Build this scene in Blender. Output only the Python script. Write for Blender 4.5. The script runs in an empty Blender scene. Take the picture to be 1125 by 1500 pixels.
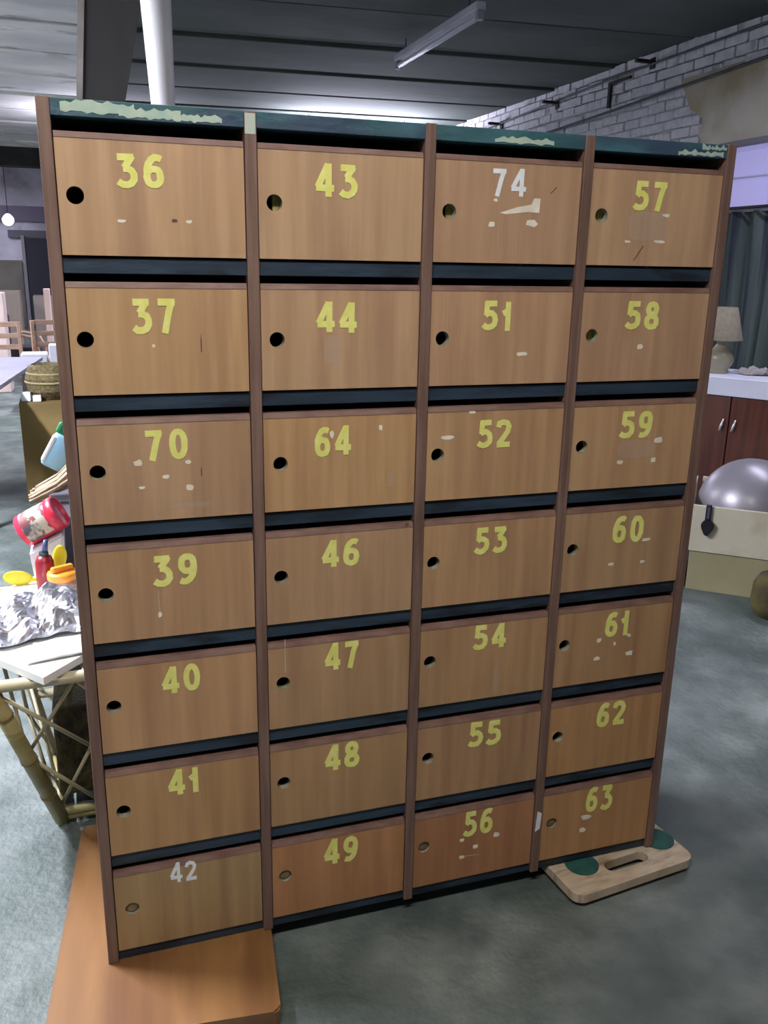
import bpy, bmesh, math, random
from mathutils import Vector, Matrix, noise
C = bpy.context.scene
COL = C.collection
R = random.Random(7)

# ---------------------------------------------------------------- camera
cd = bpy.data.cameras.new('camera')
cam = bpy.data.objects.new('camera', cd); COL.objects.link(cam); C.camera = cam
cd.sensor_fit = 'VERTICAL'; cd.sensor_height = 36.0; cd.lens = 36 * 1270.32 / 1500
cd.clip_start = 0.05; cd.clip_end = 100
_r = Vector((.949914, -.311991, .018032)); _f = Vector((.304597, .911410, -.276681)); _u = _r.cross(_f)
M = Matrix((( _r.x, _u.x, -_f.x, -0.5355), (_r.y, _u.y, -_f.y, -1.4035), (_r.z, _u.z, -_f.z, 1.3909), (0, 0, 0, 1)))
cam.matrix_world = M

# ---------------------------------------------------------------- world, lights, exposure
w = bpy.data.worlds.new('world'); C.world = w; w.use_nodes = True
w.node_tree.nodes['Background'].inputs[0].default_value = (.62, .68, .80, 1)
w.node_tree.nodes['Background'].inputs[1].default_value = 0.18
C.view_settings.view_transform = 'Standard'; C.view_settings.look = 'None'
C.view_settings.gamma = 1; C.view_settings.use_curve_mapping = False
C.view_settings.exposure = 0.0

def area(name, loc, rot, sx, sy, power, color):
    l = bpy.data.lights.new(name, 'AREA'); l.shape = 'RECTANGLE'; l.size = sx; l.size_y = sy
    l.energy = power; l.color = color
    o = bpy.data.objects.new(name, l); COL.objects.link(o); o.location = loc; o.rotation_euler = rot
    return o
COOL = (.86, .90, 1.0)
# fluorescent lamps over the viewer's side of the room (behind the photograph)

# ---------------------------------------------------------------- materials
MATS = {}
def mat(name, c1, c2=None, rough=.6, metal=0, scale=8, stretch=(1, 1, 1), detail=4, bump=0, bscale=None,
        c3=None, s3=3, t3=(.55, .65), emit=None, alpha=1, trans=0, tint=False, coat=0, lo=.35, hi=.65, spec=.5):
    if name in MATS: return MATS[name]
    m = bpy.data.materials.new(name); m.use_nodes = True; nt = m.node_tree; N = nt.nodes; L = nt.links
    b = N['Principled BSDF']
    b.inputs['Roughness'].default_value = rough; b.inputs['Metallic'].default_value = metal
    b.inputs['Alpha'].default_value = alpha; b.inputs['Transmission Weight'].default_value = trans
    b.inputs['Coat Weight'].default_value = coat; b.inputs['Specular IOR Level'].default_value = spec
    c4 = lambda c: (c[0], c[1], c[2], 1)
    tc = N.new('ShaderNodeTexCoord'); mp = N.new('ShaderNodeMapping'); mp.inputs['Scale'].default_value = stretch
    oi = N.new('ShaderNodeObjectInfo'); va = N.new('ShaderNodeVectorMath'); va.operation = 'MULTIPLY_ADD'
    va.inputs[1].default_value = (1, 1, 1)
    cb = N.new('ShaderNodeCombineXYZ'); ml = N.new('ShaderNodeMath'); ml.operation = 'MULTIPLY'; ml.inputs[1].default_value = 37
    L.new(oi.outputs['Random'], ml.inputs[0])
    for i in range(3): L.new(ml.outputs[0], cb.inputs[i])
    L.new(tc.outputs['Object'], mp.inputs[0]); L.new(mp.outputs[0], va.inputs[0]); L.new(cb.outputs[0], va.inputs[2])
    col = None
    if c2 is not None:
        n = N.new('ShaderNodeTexNoise'); n.inputs['Scale'].default_value = scale; n.inputs['Detail'].default_value = detail
        L.new(va.outputs[0], n.inputs['Vector'])
        r = N.new('ShaderNodeValToRGB'); r.color_ramp.elements[0].position = lo; r.color_ramp.elements[1].position = hi
        r.color_ramp.elements[0].color = c4(c1); r.color_ramp.elements[1].color = c4(c2)
        L.new(n.outputs['Fac'], r.inputs[0]); col = r.outputs[0]
    if c3 is not None:
        n3 = N.new('ShaderNodeTexNoise'); n3.inputs['Scale'].default_value = s3; n3.inputs['Detail'].default_value = 6
        L.new(va.outputs[0], n3.inputs['Vector'])
        r3 = N.new('ShaderNodeValToRGB'); r3.color_ramp.elements[0].position = t3[0]; r3.color_ramp.elements[1].position = t3[1]
        r3.color_ramp.elements[0].color = (0, 0, 0, 1); r3.color_ramp.elements[1].color = (1, 1, 1, 1)
        L.new(n3.outputs['Fac'], r3.inputs[0])
        mx = N.new('ShaderNodeMix'); mx.data_type = 'RGBA'; L.new(r3.outputs[0], mx.inputs[0])
        if col: L.new(col, mx.inputs[6])
        else: mx.inputs[6].default_value = c4(c1)
        mx.inputs[7].default_value = c4(c3); col = mx.outputs[2]
    if tint:
        mt = N.new('ShaderNodeMix'); mt.data_type = 'RGBA'; mt.blend_type = 'MULTIPLY'; mt.inputs[0].default_value = 1
        if col: L.new(col, mt.inputs[6])
        else: mt.inputs[6].default_value = c4(c1)
        L.new(oi.outputs['Color'], mt.inputs[7]); col = mt.outputs[2]
    if col: L.new(col, b.inputs['Base Color'])
    else: b.inputs['Base Color'].default_value = c4(c1)
    if bump:
        nb = N.new('ShaderNodeTexNoise'); nb.inputs['Scale'].default_value = bscale or scale * 3; nb.inputs['Detail'].default_value = 5
        L.new(va.outputs[0], nb.inputs['Vector']); bp = N.new('ShaderNodeBump'); bp.inputs['Strength'].default_value = bump
        bp.inputs['Distance'].default_value = .01; L.new(nb.outputs['Fac'], bp.inputs['Height']); L.new(bp.outputs[0], b.inputs['Normal'])
    if emit:
        b.inputs['Emission Color'].default_value = c4(emit[0]); b.inputs['Emission Strength'].default_value = emit[1]
    MATS[name] = m
    return m
def s(r, g, b):   # sRGB 0-255 to linear
    f = lambda v: (v / 255 / 12.92) if v / 255 <= .04045 else ((v / 255 + .055) / 1.055) ** 2.4
    return (f(r), f(g), f(b))

# ---------------------------------------------------------------- helpers
def obj(name, bm, m=None, parent=None, smooth=False, mats=None):
    me = bpy.data.meshes.new(name)
    if isinstance(bm, bmesh.types.BMesh):
        bmesh.ops.recalc_face_normals(bm, faces=bm.faces); bm.to_mesh(me); bm.free()
    for x in (mats or ([m] if m else [])): me.materials.append(x)
    if smooth:
        for p in me.polygons: p.use_smooth = True
    o = bpy.data.objects.new(name, me); COL.objects.link(o)
    if parent: o.parent = parent
    return o
def thing(name, label, cat, loc=(0, 0, 0), rz=0, group=None):
    o = bpy.data.objects.new(name, None); COL.objects.link(o); o.location = loc; o.rotation_euler = (0, 0, rz)
    o.empty_display_size = .05
    return tag(o, label, cat, group)
def tag(o, label, cat, group=None):
    o['label'] = label; o['category'] = cat
    if group: o['group'] = group
    return o
def struct(o, label=None):
    o['kind'] = 'structure'
    if label: o['label'] = label
    return o
def box(bm, x0, x1, y0, y1, z0, z1, bev=0, mx=None, mi=0):
    vs = [bm.verts.new(v) for v in ((x0,y0,z0),(x1,y0,z0),(x1,y1,z0),(x0,y1,z0),(x0,y0,z1),(x1,y0,z1),(x1,y1,z1),(x0,y1,z1))]
    fs = [bm.faces.new([vs[i] for i in f]) for f in ((0,3,2,1),(4,5,6,7),(0,1,5,4),(1,2,6,5),(2,3,7,6),(3,0,4,7))]
    for f in fs: f.material_index = mi
    if bev:
        es = list({e for f in fs for e in f.edges})
        r = bmesh.ops.bevel(bm, geom=es, offset=bev, segments=2, affect='EDGES', profile=.5)
        vs = list({v for f in r['faces'] for v in f.verts} | {v for v in vs if v.is_valid})
    if mx is not None: bmesh.ops.transform(bm, matrix=mx, verts=[v for v in vs if v.is_valid])
    return bm
def B(*a, **k):
    bm = bmesh.new(); return box(bm, *a, **k)
def tube(bm, pts, rad, seg=10, cap=True):
    pts = [Vector(p) for p in pts]; n = len(pts)
    rads = rad if isinstance(rad, (list, tuple)) else [rad] * n
    rings = []; up = Vector((0, 0, 1))
    for i, p in enumerate(pts):
        t = (pts[min(i+1, n-1)] - pts[max(i-1, 0)]).normalized()
        a = up - t * up.dot(t)
        if a.length < .05: a = Vector((1, 0, 0)) - t * t.x
        a.normalize(); b = t.cross(a); up = a
        rings.append([bm.verts.new(p + (a * math.cos(2*math.pi*k/seg) + b * math.sin(2*math.pi*k/seg)) * rads[i]) for k in range(seg)])
    for r0, r1 in zip(rings, rings[1:]):
        for k in range(seg): bm.faces.new((r0[k], r0[(k+1) % seg], r1[(k+1) % seg], r1[k]))
    if cap: bm.faces.new(rings[0][::-1]); bm.faces.new(rings[-1])
    return bm
def T(pts, rad, seg=10, cap=True):
    return tube(bmesh.new(), pts, rad, seg, cap)
def lathe(prof, seg=32, cx=0, cy=0, mi=None):
    bm = bmesh.new(); rings = []
    for r, z in prof:
        rings.append([bm.verts.new((cx + max(r, 1e-4)*math.cos(2*math.pi*k/seg), cy + max(r, 1e-4)*math.sin(2*math.pi*k/seg), z)) for k in range(seg)])
    for j, (a, b) in enumerate(zip(rings, rings[1:])):
        for k in range(seg):
            f = bm.faces.new((a[k], a[(k+1) % seg], b[(k+1) % seg], b[k]))
    return bm
def prism(bm, poly, y0, y1):   # polygon in XZ extruded along Y
    a = [bm.verts.new((x, y0, z)) for x, z in poly]; b = [bm.verts.new((x, y1, z)) for x, z in poly]
    bm.faces.new(a); bm.faces.new(b[::-1]); n = len(poly)
    for i in range(n): bm.faces.new((a[i], b[i], b[(i+1) % n], a[(i+1) % n]))
    return bm
def prism_z(bm, poly, z0, z1):
    a = [bm.verts.new((x, y, z0)) for x, y in poly]; b = [bm.verts.new((x, y, z1)) for x, y in poly]
    bm.faces.new(a[::-1]); bm.faces.new(b); n = len(poly)
    for i in range(n): bm.faces.new((a[i], a[(i+1) % n], b[(i+1) % n], b[i]))
    return bm

# ================================================================ SETTING
m_floor = mat('concrete_floor', s(70,80,78), s(126,134,130), .6, scale=5, detail=14, bump=.5, bscale=45,
              c3=s(62,74,70), s3=4.5, t3=(.40, .72), lo=.32, hi=.70)
struct(obj('floor', B(-6, 3.98, -4, 17.6, -.1, 0), m_floor))
m_white_plank = mat('lit_whitewashed_concrete', s(190,190,188), s(222,220,214), .8, scale=2, stretch=(.6, 1, 1), bump=.4, bscale=18, c3=s(140,142,134), s3=3, t3=(.6,.7))  # left bay: white paint plus its stronger light, put into the colour
m_dark_plank = mat('shaded_dark_concrete', s(62,70,65), s(82,88,84), .85, scale=1.5, stretch=(.6, 1, 1), bump=.3, bscale=12, c3=s(50,60,54), s3=1.2, t3=(.5,.7))  # right bay: same planks, dimmer light put into the dark colour
m_void = mat('dark_ceiling_slab', s(30,32,32), rough=.9)  # dark slab showing through the plank gaps
ceil = struct(obj('ceiling', B(-6, 3.98, -4, 17.6, 3.06, 3.2), m_void))
k = 0
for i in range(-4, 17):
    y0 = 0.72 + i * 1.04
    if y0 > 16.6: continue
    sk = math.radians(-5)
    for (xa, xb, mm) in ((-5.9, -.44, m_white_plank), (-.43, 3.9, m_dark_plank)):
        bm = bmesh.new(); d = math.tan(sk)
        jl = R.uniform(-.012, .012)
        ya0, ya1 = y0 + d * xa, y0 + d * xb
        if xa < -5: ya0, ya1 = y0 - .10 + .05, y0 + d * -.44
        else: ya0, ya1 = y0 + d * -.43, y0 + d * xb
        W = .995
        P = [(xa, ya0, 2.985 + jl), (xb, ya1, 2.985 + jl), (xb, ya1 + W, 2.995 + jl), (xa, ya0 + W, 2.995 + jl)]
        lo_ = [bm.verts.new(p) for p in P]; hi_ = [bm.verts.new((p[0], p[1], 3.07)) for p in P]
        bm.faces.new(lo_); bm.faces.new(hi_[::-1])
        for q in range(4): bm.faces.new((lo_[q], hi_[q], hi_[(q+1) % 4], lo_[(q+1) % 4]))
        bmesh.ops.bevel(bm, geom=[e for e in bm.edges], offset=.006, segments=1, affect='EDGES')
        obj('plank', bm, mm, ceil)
m_beam = mat('blackened_timber', s(30,31,30), s(48,46,42), .85, scale=5, stretch=(1, 8, 1), bump=.3)
struct(obj('trim_1', B(-5.9, 3.8, 14.0, 14.35, 2.72, 3.0, .01), m_beam))
m_wallw = mat('white_limewash', s(150,148,158), s(184,182,190), .85, scale=2, bump=.4, bscale=20, c3=s(110,104,108), s3=1.6, t3=(.55,.7))
m_wallg = mat('dark_render', s(84,82,74), s(104,100,90), .9, scale=2.5, bump=.4, bscale=20)
back = struct(obj('wall_back', B(-6, 3.98, 17.5, 17.7, 0, 3.1), m_wallw))
obj('lower_render', B(-5.9, -1.75, 17.46, 17.5, 0, 1.3), m_wallg, back)
obj('upper_band', B(-5.9, 3.8, 17.44, 17.5, 2.02, 2.30, .005), mat('grey_band', s(104,96,112), rough=.8), back)
obj('lintel_band', B(-1.95, .5, 17.42, 17.5, 1.72, 1.86, .005), mat('lintel', s(84,84,92), rough=.8), back)
struct(obj('wall_left', B(-6.15, -6, -4, 17.6, 0, 3.1), m_wallw))
struct(obj('wall_front', B(-6, 3.98, -4.15, -4, 0, 3.1), m_wallg))  # unseen wall, darkened to cut bounce light on the lower doors
m_mortar = mat('painted_mortar', s(176,176,182), s(196,196,202), .9, scale=12, bump=.6)
wr = struct(obj('wall_right', B(3.815, 3.98, -4, 17.6, 0, 3.1), m_mortar))
m_brick = mat('white_painted_brick', s(200,200,206), s(222,221,228), .8, scale=14, detail=6, bump=.7, bscale=30, c3=s(140,146,144), s3=7, t3=(.60,.72))
meshes = []
for i in range(6):
    bm = B(0, .10, .006, .218, .005, .070, .006)
    for v in bm.verts: v.co += Vector((R.uniform(-.003, .003), R.uniform(-.003, .003), R.uniform(-.003, .003)))
    bmesh.ops.recalc_face_normals(bm, faces=bm.faces)
    me = bpy.data.meshes.new('brick'); bm.to_mesh(me); bm.free(); me.materials.append(m_brick); meshes.append(me)
nb = 0; far = bmesh.new()
for row in range(11):
    z = 2.18 + row * .075
    y = 3.2 + (.11 if row % 2 else 0)
    while y < 13:
        vis = (y > 4.25 and y < 7.6) if z < 2.62 else (y < 8.8)
        if z < 2.70 and y < 4.36: vis = False
        px = 3.798 - (.030 if z > 2.67 else 0) + R.uniform(-.006, .006)
        if vis and nb < 296:
            o = bpy.data.objects.new('brick', R.choice(meshes)); COL.objects.link(o); o.parent = wr
            o.location = (px, y, z + R.uniform(-.003, .003)); o.rotation_euler = (R.uniform(-.02, .02), 0, R.uniform(-.03, .03)); nb += 1
        elif y >= 4.3:
            box(far, px, px + .1, y + .006, y + .218, z + .005, z + .07)
        y += .224
fo = obj('distant_brickwork', far, m_brick, wr); fo['kind'] = 'stuff'
# iron straps, conduits on the brick wall
m_iron = mat('rusty_black_iron', s(26,26,28), s(44,38,34), .7, scale=20, bump=.4)
cl = obj('conduit', T([(3.74, 7.3, 2.592), (3.74, 5.6, 2.646), (3.74, 3.2, 2.738)], .011, 8), mat('grey_conduit', s(84,88,92), s(60,62,66), .6, scale=12))
tag(cl, 'thin grey conduit sloping along the white brick wall', 'conduit')
cl = obj('conduit', T([(3.735, 8.6, 2.80), (3.735, 5.6, 2.90), (3.735, 3.2, 2.93)], .009, 8), mat('grey_conduit', s(84,88,92)))
tag(cl, 'thin dark conduit just under the ceiling on the brick wall', 'conduit')
for (y, z, lab) in ((7.75, 2.83, 'flat black iron bracket furthest along the white brick wall'), (6.55, 2.86, 'flat black iron bracket in the middle of the white brick wall'),
               (5.05, 2.93, 'black iron bracket nearest the viewer, high on the white brick wall')):
    t = thing('wall_bracket', lab, 'bracket', (3.77, y, z))
    obj('arm', B(-.16, 0, -.02, .02, -.012, .012, .003), m_iron, t)
    obj('plate', B(-.012, 0, -.03, .03, -.05, .03, .003), m_iron, t)
t = thing('wall_bracket', 'angled iron bracket with a long drop plate on the brick wall', 'bracket', (3.76, 5.62, 2.87))
obj('arm', B(-.02, 0, -.30, .02, -.012, .012, .003), m_iron, t)
obj('drop_plate', B(-.02, 0, -.02, .02, -.19, .0, .003), m_iron, t)
# tan rendered patch
bm = bmesh.new()
poly = [(2.0, 2.205), (4.30, 2.235), (4.40, 2.33), (4.34, 2.42), (4.52, 2.52), (4.60, 2.64), (4.66, 2.74), (2.0, 2.74)]
a = [bm.verts.new((3.764, y, z)) for y, z in poly]; b = [bm.verts.new((3.83, y, z)) for y, z in poly]
bm.faces.new(a); bm.faces.new(b[::-1])
for i in range(len(poly)): bm.faces.new((a[i], b[i], b[(i+1) % 8], a[(i+1) % 8]))
obj('render_patch', bm, mat('tan_render', s(186,178,160), s(202,196,182), .9, scale=2.5, bump=.4, bscale=14, c3=s(168,154,126), s3=2, t3=(.5,.7)), wr)
# window
win = struct(obj('window_1', B(3.70, 3.82, 2.2, 4.04, 1.76, 1.80, .004), mat('window_timber', s(120,118,130), rough=.6)))
obj('jamb', B(3.70, 3.82, 4.02, 4.06, 1.80, 2.21, .004), MATS['window_timber'], win)
obj('head', B(3.70, 3.82, 2.2, 4.06, 2.19, 2.225, .004), MATS['window_timber'], win)
m_pane = mat('frosted_daylight', s(170,165,215), rough=.3, emit=(s(172,166,222), .42))
for i in range(4):
    y1 = 4.02 - i * .45
    obj('pane', B(3.755, 3.765, y1 - .44, y1, 1.80, 1.985), m_pane, win)
    obj('pane', B(3.755, 3.765, y1 - .44, y1, 1.995, 2.19), m_pane, win)
obj('glazing_bar', B(3.74, 3.775, 2.2, 4.02, 1.985, 1.995), mat('pale_bar', s(190,188,220), rough=.5), win)
# door in the far wall
m_navy = mat('navy_paint', s(10,14,30), s(14,18,36), .6, scale=4)
d = struct(obj('door_1', B(-1.66, -.75, 17.36, 17.44, 0.02, 1.70, .01), m_navy))
obj('door_frame', B(-1.72, -1.66, 17.34, 17.46, 0, 1.76, .005), mat('pale_frame', s(120,116,120), rough=.7), d)

# dark pleated curtain under the window
bm = bmesh.new(); cols = []
for i in range(161):
    y = 4.75 - i * .02
    x = 3.715 + .028 * math.sin(i * .62) + .012 * math.sin(i * 1.7)
    cols.append([bm.verts.new((x + .01 * math.sin(j + i * .1), y, 1.765 - 1.70 * j / 6)) for j in range(7)])
for a, b in zip(cols, cols[1:]):
    for j in range(6): bm.faces.new((a[j], b[j], b[j+1], a[j+1]))
o = obj('curtain', bm, mat('green_grey_cloth', s(48,60,58), s(76,88,86), .9, scale=2, stretch=(1, 14, .3), c3=s(36,40,54), s3=1.2, t3=(.5,.62)), smooth=True)
md = o.modifiers.new('solid', 'SOLIDIFY'); md.thickness = .004
tag(o, 'dark green grey pleated curtain hanging under the bright window', 'curtain')
o = obj('curtain_pole', T([(3.655, 4.8, 1.785), (3.655, 1.4, 1.785)], .010, 10), m_iron)
tag(o, 'thin dark pole carrying the pleated curtain', 'curtain pole')

# ================================================================ CABINET
m_stile = mat('red_brown_hardwood', s(100,76,66), s(124,98,88), .55, scale=7, stretch=(14, 14, .8), bump=.15, bscale=12, detail=6)
m_ply = mat('orange_plywood', s(168,135,104), s(190,157,124), .5, scale=5, stretch=(9, 1, .55), detail=7, bump=.05, bscale=30, tint=True,
            c3=s(158,124,98), s3=3.2, t3=(.50,.74), lo=.3, hi=.72)
m_lip = mat('stained_lipping', s(102,74,66), s(124,96,86), .6, scale=10, stretch=(2, 6, 6))
m_hole = mat('hole_edge', s(124,120,100), s(150,146,128), .7, scale=40)
m_rail = mat('blue_black_paint', s(30,44,58), s(44,60,78), .5, scale=6, stretch=(1, 4, 4), c3=s(24,32,42), s3=8, t3=(.5,.62), bump=.2)
m_top = mat('peeling_green_paint', s(38,82,86), s(66,104,120), .55, scale=5, stretch=(1, 2, 2), c3=s(50,70,92), s3=4, t3=(.5,.6), bump=.5, bscale=18)
m_in = mat('dark_interior', s(44,38,34), s(58,50,42), .85, scale=8)  # interior shade put into the colour so door slots look black
m_yel = mat('yellow_sign_paint', s(220,220,116), s(232,230,142), .55, scale=60, bump=.1)
m_wht = mat('white_sign_paint', s(220,228,234), s(236,240,246), .55, scale=60)
m_scrap = mat('paper_scrap', s(214,204,186), s(232,226,214), .8, scale=40)
m_scr = mat('dark_scratch', s(96,66,48), rough=.8)
m_res = mat('glue_residue', s(216,204,194), rough=.9, alpha=.16, spec=.1)
P, Z0, CP, Y0 = .20681, 1.3929, .29, 0.0
ZB, ZT = .13, 1.605
cab = thing('pigeonhole_cabinet', 'tall wooden bank of twenty-eight numbered pigeonhole doors in four columns', 'cabinet', (.0393, .1029, .0376))
cab.scale = (1.0733, 1.0733, 1.0733)  # cabinet enlarged about the camera position, bringing its base near the floor
def ob(name, bm, m, par=None, **k):   # world-space mesh put under the cabinet
    o = obj(name, bm, m, cab if par is None else par, **k)
    if par is None: o.location = (0, 0, -ZB)
    return o
for i in range(5):
    x = (i - 2) * CP
    o = ob('side_panel' if i in (0, 4) else 'partition', B(x - .0092, x + .0092, -.004, .30, ZB, ZT - .001 * (i % 2), .0012), m_stile)
    if i == 1: obj('paint_patch', B(x - .0085, x + .0075, -.0046, -.003, 1.572, 1.601), mat('pale_green_flake', s(176,186,176), rough=.7), o)
    if i == 3: obj('paint_patch', prism(bmesh.new(), [(x-.006, .232), (x+.005, .238), (x+.007, .275), (x-.003, .282)], -.0046, -.003), mat('white_splash', s(226,222,232), rough=.6), o)
for c in range(4):
    xa, xb = (c - 2) * CP + .0092, (c - 1) * CP - .0092
    tr = ob('top_rail', B(xa, xb, -.002, .30, ZT - .024, ZT - .001, .001), m_top)
    for (p0, p1, z0, z1) in ({0: [(.05, .42, -.019, -.004), (.34, .66, -.022, -.008), (.62, .88, -.0225, -.012)], 2: [(.38, .78, -.0225, -.013)], 3: [(.62, .97, -.0225, -.014), (.80, .99, -.012, -.004)]}.get(c, [])):
        n_ = 14; top = [(xa + (p0 + (p1 - p0) * i / n_) * (xb - xa), ZT + z1 + R.uniform(-.004, .003)) for i in range(n_ + 1)]
        bot = [(xa + (p0 + (p1 - p0) * i / n_) * (xb - xa), ZT + z0 + R.uniform(-.001, .003)) for i in range(n_ + 1)]
        obj('peeled_patch', prism(bmesh.new(), bot + top[::-1], -.0027 - .0002 * p0, -.0015), mat('pale_green_underpaint', s(150,176,166), s(178,192,174), .7, scale=30), tr)
    ob('bottom_rail', B(xa, xb, .004, .30, ZB, .149, .001), m_rail)
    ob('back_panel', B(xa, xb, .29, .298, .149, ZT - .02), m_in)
    for r in range(6):
        zb = Z0 - r * P
        ob('shelf', B(xa, xb, .005, .29, zb - .026, zb - .003, .001), m_rail)

def ribbon(bm, pts, wd, y, th, S, off, closed=False):
    n = len(pts); L = []; Rr = []
    for i in range(n):
        p = Vector(pts[i]); a = Vector(pts[(i-1) % n]) if (closed or i > 0) else None; b = Vector(pts[(i+1) % n]) if (closed or i < n-1) else None
        if a is not None and b is not None:
            t1 = (p - a).normalized(); t2 = (b - p).normalized(); t = (t1 + t2).normalized(); f = 1 / max(.75, t.dot(t1))
        else: t = ((b - p) if a is None else (p - a)).normalized(); f = 1
        nn = Vector((-t.y, t.x)) * wd / 2 * f
        L.append(p + nn); Rr.append(p - nn)
    mk = lambda v, yy: bm.verts.new((off[0] + v.x * S[0], yy, off[1] + v.y * S[1]))
    lf = [mk(v, y) for v in L]; rf = [mk(v, y) for v in Rr]; lb = [mk(v, y + th) for v in L]; rb = [mk(v, y + th) for v in Rr]
    for i in range(n if closed else n - 1):
        j = (i + 1) % n
        bm.faces.new((lf[i], lf[j], rf[j], rf[i])); bm.faces.new((lf[i], lb[i], lb[j], lf[j])); bm.faces.new((rf[i], rf[j], rb[j], rb[i]))
    if not closed:
        for i in (0, n - 1): bm.faces.new((lf[i], rf[i], rb[i], lb[i]))
def oval(cx, cy, a, b, n=20, e=.85):
    o = []
    for k in range(n):
        t = 2 * math.pi * k / n; c_, s_ = math.cos(t), math.sin(t)
        o.append((cx + a * math.copysign(abs(c_) ** e, c_), cy + b * math.copysign(abs(s_) ** e, s_)))
    return o
SIX = [(.53,.86),(.44,.905),(.34,.90),(.24,.84),(.16,.71),(.115,.55),(.105,.38)]
G = {'3': [([(.05,.905),(.53,.905)],0),([(.48,.95),(.24,.60)],0),([(.20,.575),(.34,.58),(.45,.51),(.51,.40),(.505,.27),(.43,.15),(.31,.095),(.17,.105),(.05,.19)],0)],
 '5': [([(.09,.905),(.55,.905)],0),([(.175,.96),(.15,.50)],0),([(.12,.50),(.24,.585),(.37,.575),(.48,.49),(.52,.36),(.49,.22),(.39,.12),(.26,.09),(.13,.11),(.03,.19)],0)],
 '7': [([(.03,.905),(.56,.905)],0),([(.475,.96),(.36,.62),(.22,0)],0)],
 '4': [([(.42,.97),(.07,.30)],0),([(.02,.27),(.62,.27)],0),([(.43,1.0),(.43,.0)],0)],
 '6': [(SIX,0),(oval(.3,.33,.195,.235),1)], '9': [([(.6-x,1-y) for x,y in SIX],0),(oval(.3,.67,.195,.235),1)],
 '0': [(oval(.3,.5,.195,.405),1)], '8': [(oval(.3,.73,.165,.175),1),(oval(.3,.29,.20,.195),1)],
 '1': [([(.24,1.0),(.24,0)],0),([(.24,.70),(.03,.58)],0)],
 '2': [([(.06,.72),(.11,.86),(.26,.915),(.43,.87),(.50,.74),(.46,.58),(.32,.38),(.10,.12)],0),([(.03,.095),(.58,.095)],0)]}
def number_mesh(txt, cx, cz, W, H, y, thin):
    wds = [(.35 if ch == '1' else .62) for ch in txt]; gap = .16
    tot = sum(wds) + gap; sx = W / tot; bm = bmesh.new(); x = cx - W / 2; q = 0
    for ch, wd in zip(txt, wds):
        dz = R.uniform(-.0012, .0012)
        for pts, cl_ in G[ch]:
            pts = [(px_ + R.uniform(-.008, .008), py_ + R.uniform(-.008, .008)) for px_, py_ in pts]
            ribbon(bm, pts, thin, y - q * .00004, .0006, (sx, H), (x, cz - H / 2 + dz), cl_); q += 1
        x += (wd + gap) * sx
    return bm
def door_mesh(w_, h_, th, hx, hz, r, depth_hole=None):
    bm = bmesh.new(); n = 24
    def outer(t):
        c_, s_ = math.cos(t), math.sin(t)
        ts = [((w_/2 - hx) / c_) if c_ > 1e-9 else 1e9, ((-w_/2 - hx) / c_) if c_ < -1e-9 else 1e9,
              ((h_ - hz) / s_) if s_ > 1e-9 else 1e9, ((0 - hz) / s_) if s_ < -1e-9 else 1e9]
        k_ = min(ts); return (hx + k_ * c_, hz + k_ * s_)
    angs = [2 * math.pi * k / n for k in range(n)]
    for X, Zz in ((w_/2, h_), (-w_/2, h_), (-w_/2, 0), (w_/2, 0)):
        angs.append(math.atan2(Zz - hz, X - hx) % (2 * math.pi))
    angs = sorted(set(round(a_, 6) for a_ in angs)); n = len(angs)
    fi = [bm.verts.new((hx + r*math.cos(a_), 0, hz + r*math.sin(a_))) for a_ in angs]
    bi = [bm.verts.new((hx + r*math.cos(a_), th, hz + r*math.sin(a_))) for a_ in angs]
    fo_ = [bm.verts.new((outer(a_)[0], 0, outer(a_)[1])) for a_ in angs]; bo = [bm.verts.new((outer(a_)[0], th, outer(a_)[1])) for a_ in angs]
    for i in range(n):
        j = (i + 1) % n
        bm.faces.new((fi[i], fo_[i], fo_[j], fi[j])); bm.faces.new((bi[i], bi[j], bo[j], bo[i])); bm.faces.new((fo_[i], bo[i], bo[j], fo_[j]))
        f = bm.faces.new((fi[i], fi[j], bi[j], bi[i])); f.material_index = 1
    return bm
def blob(bm, cx, cz, w_, h_, y, th, rag=.25):
    n = 9; poly = []
    for k_ in range(n):
        t_ = 2 * math.pi * k_ / n; q_ = 1 + R.uniform(-rag, rag); c_, s_ = math.cos(t_), math.sin(t_)
        poly.append((cx + w_/2 * math.copysign(abs(c_) ** .6, c_) * q_, cz + h_/2 * math.copysign(abs(s_) ** .6, s_) * q_))
    return prism(bm, poly, y, y + th)
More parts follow.
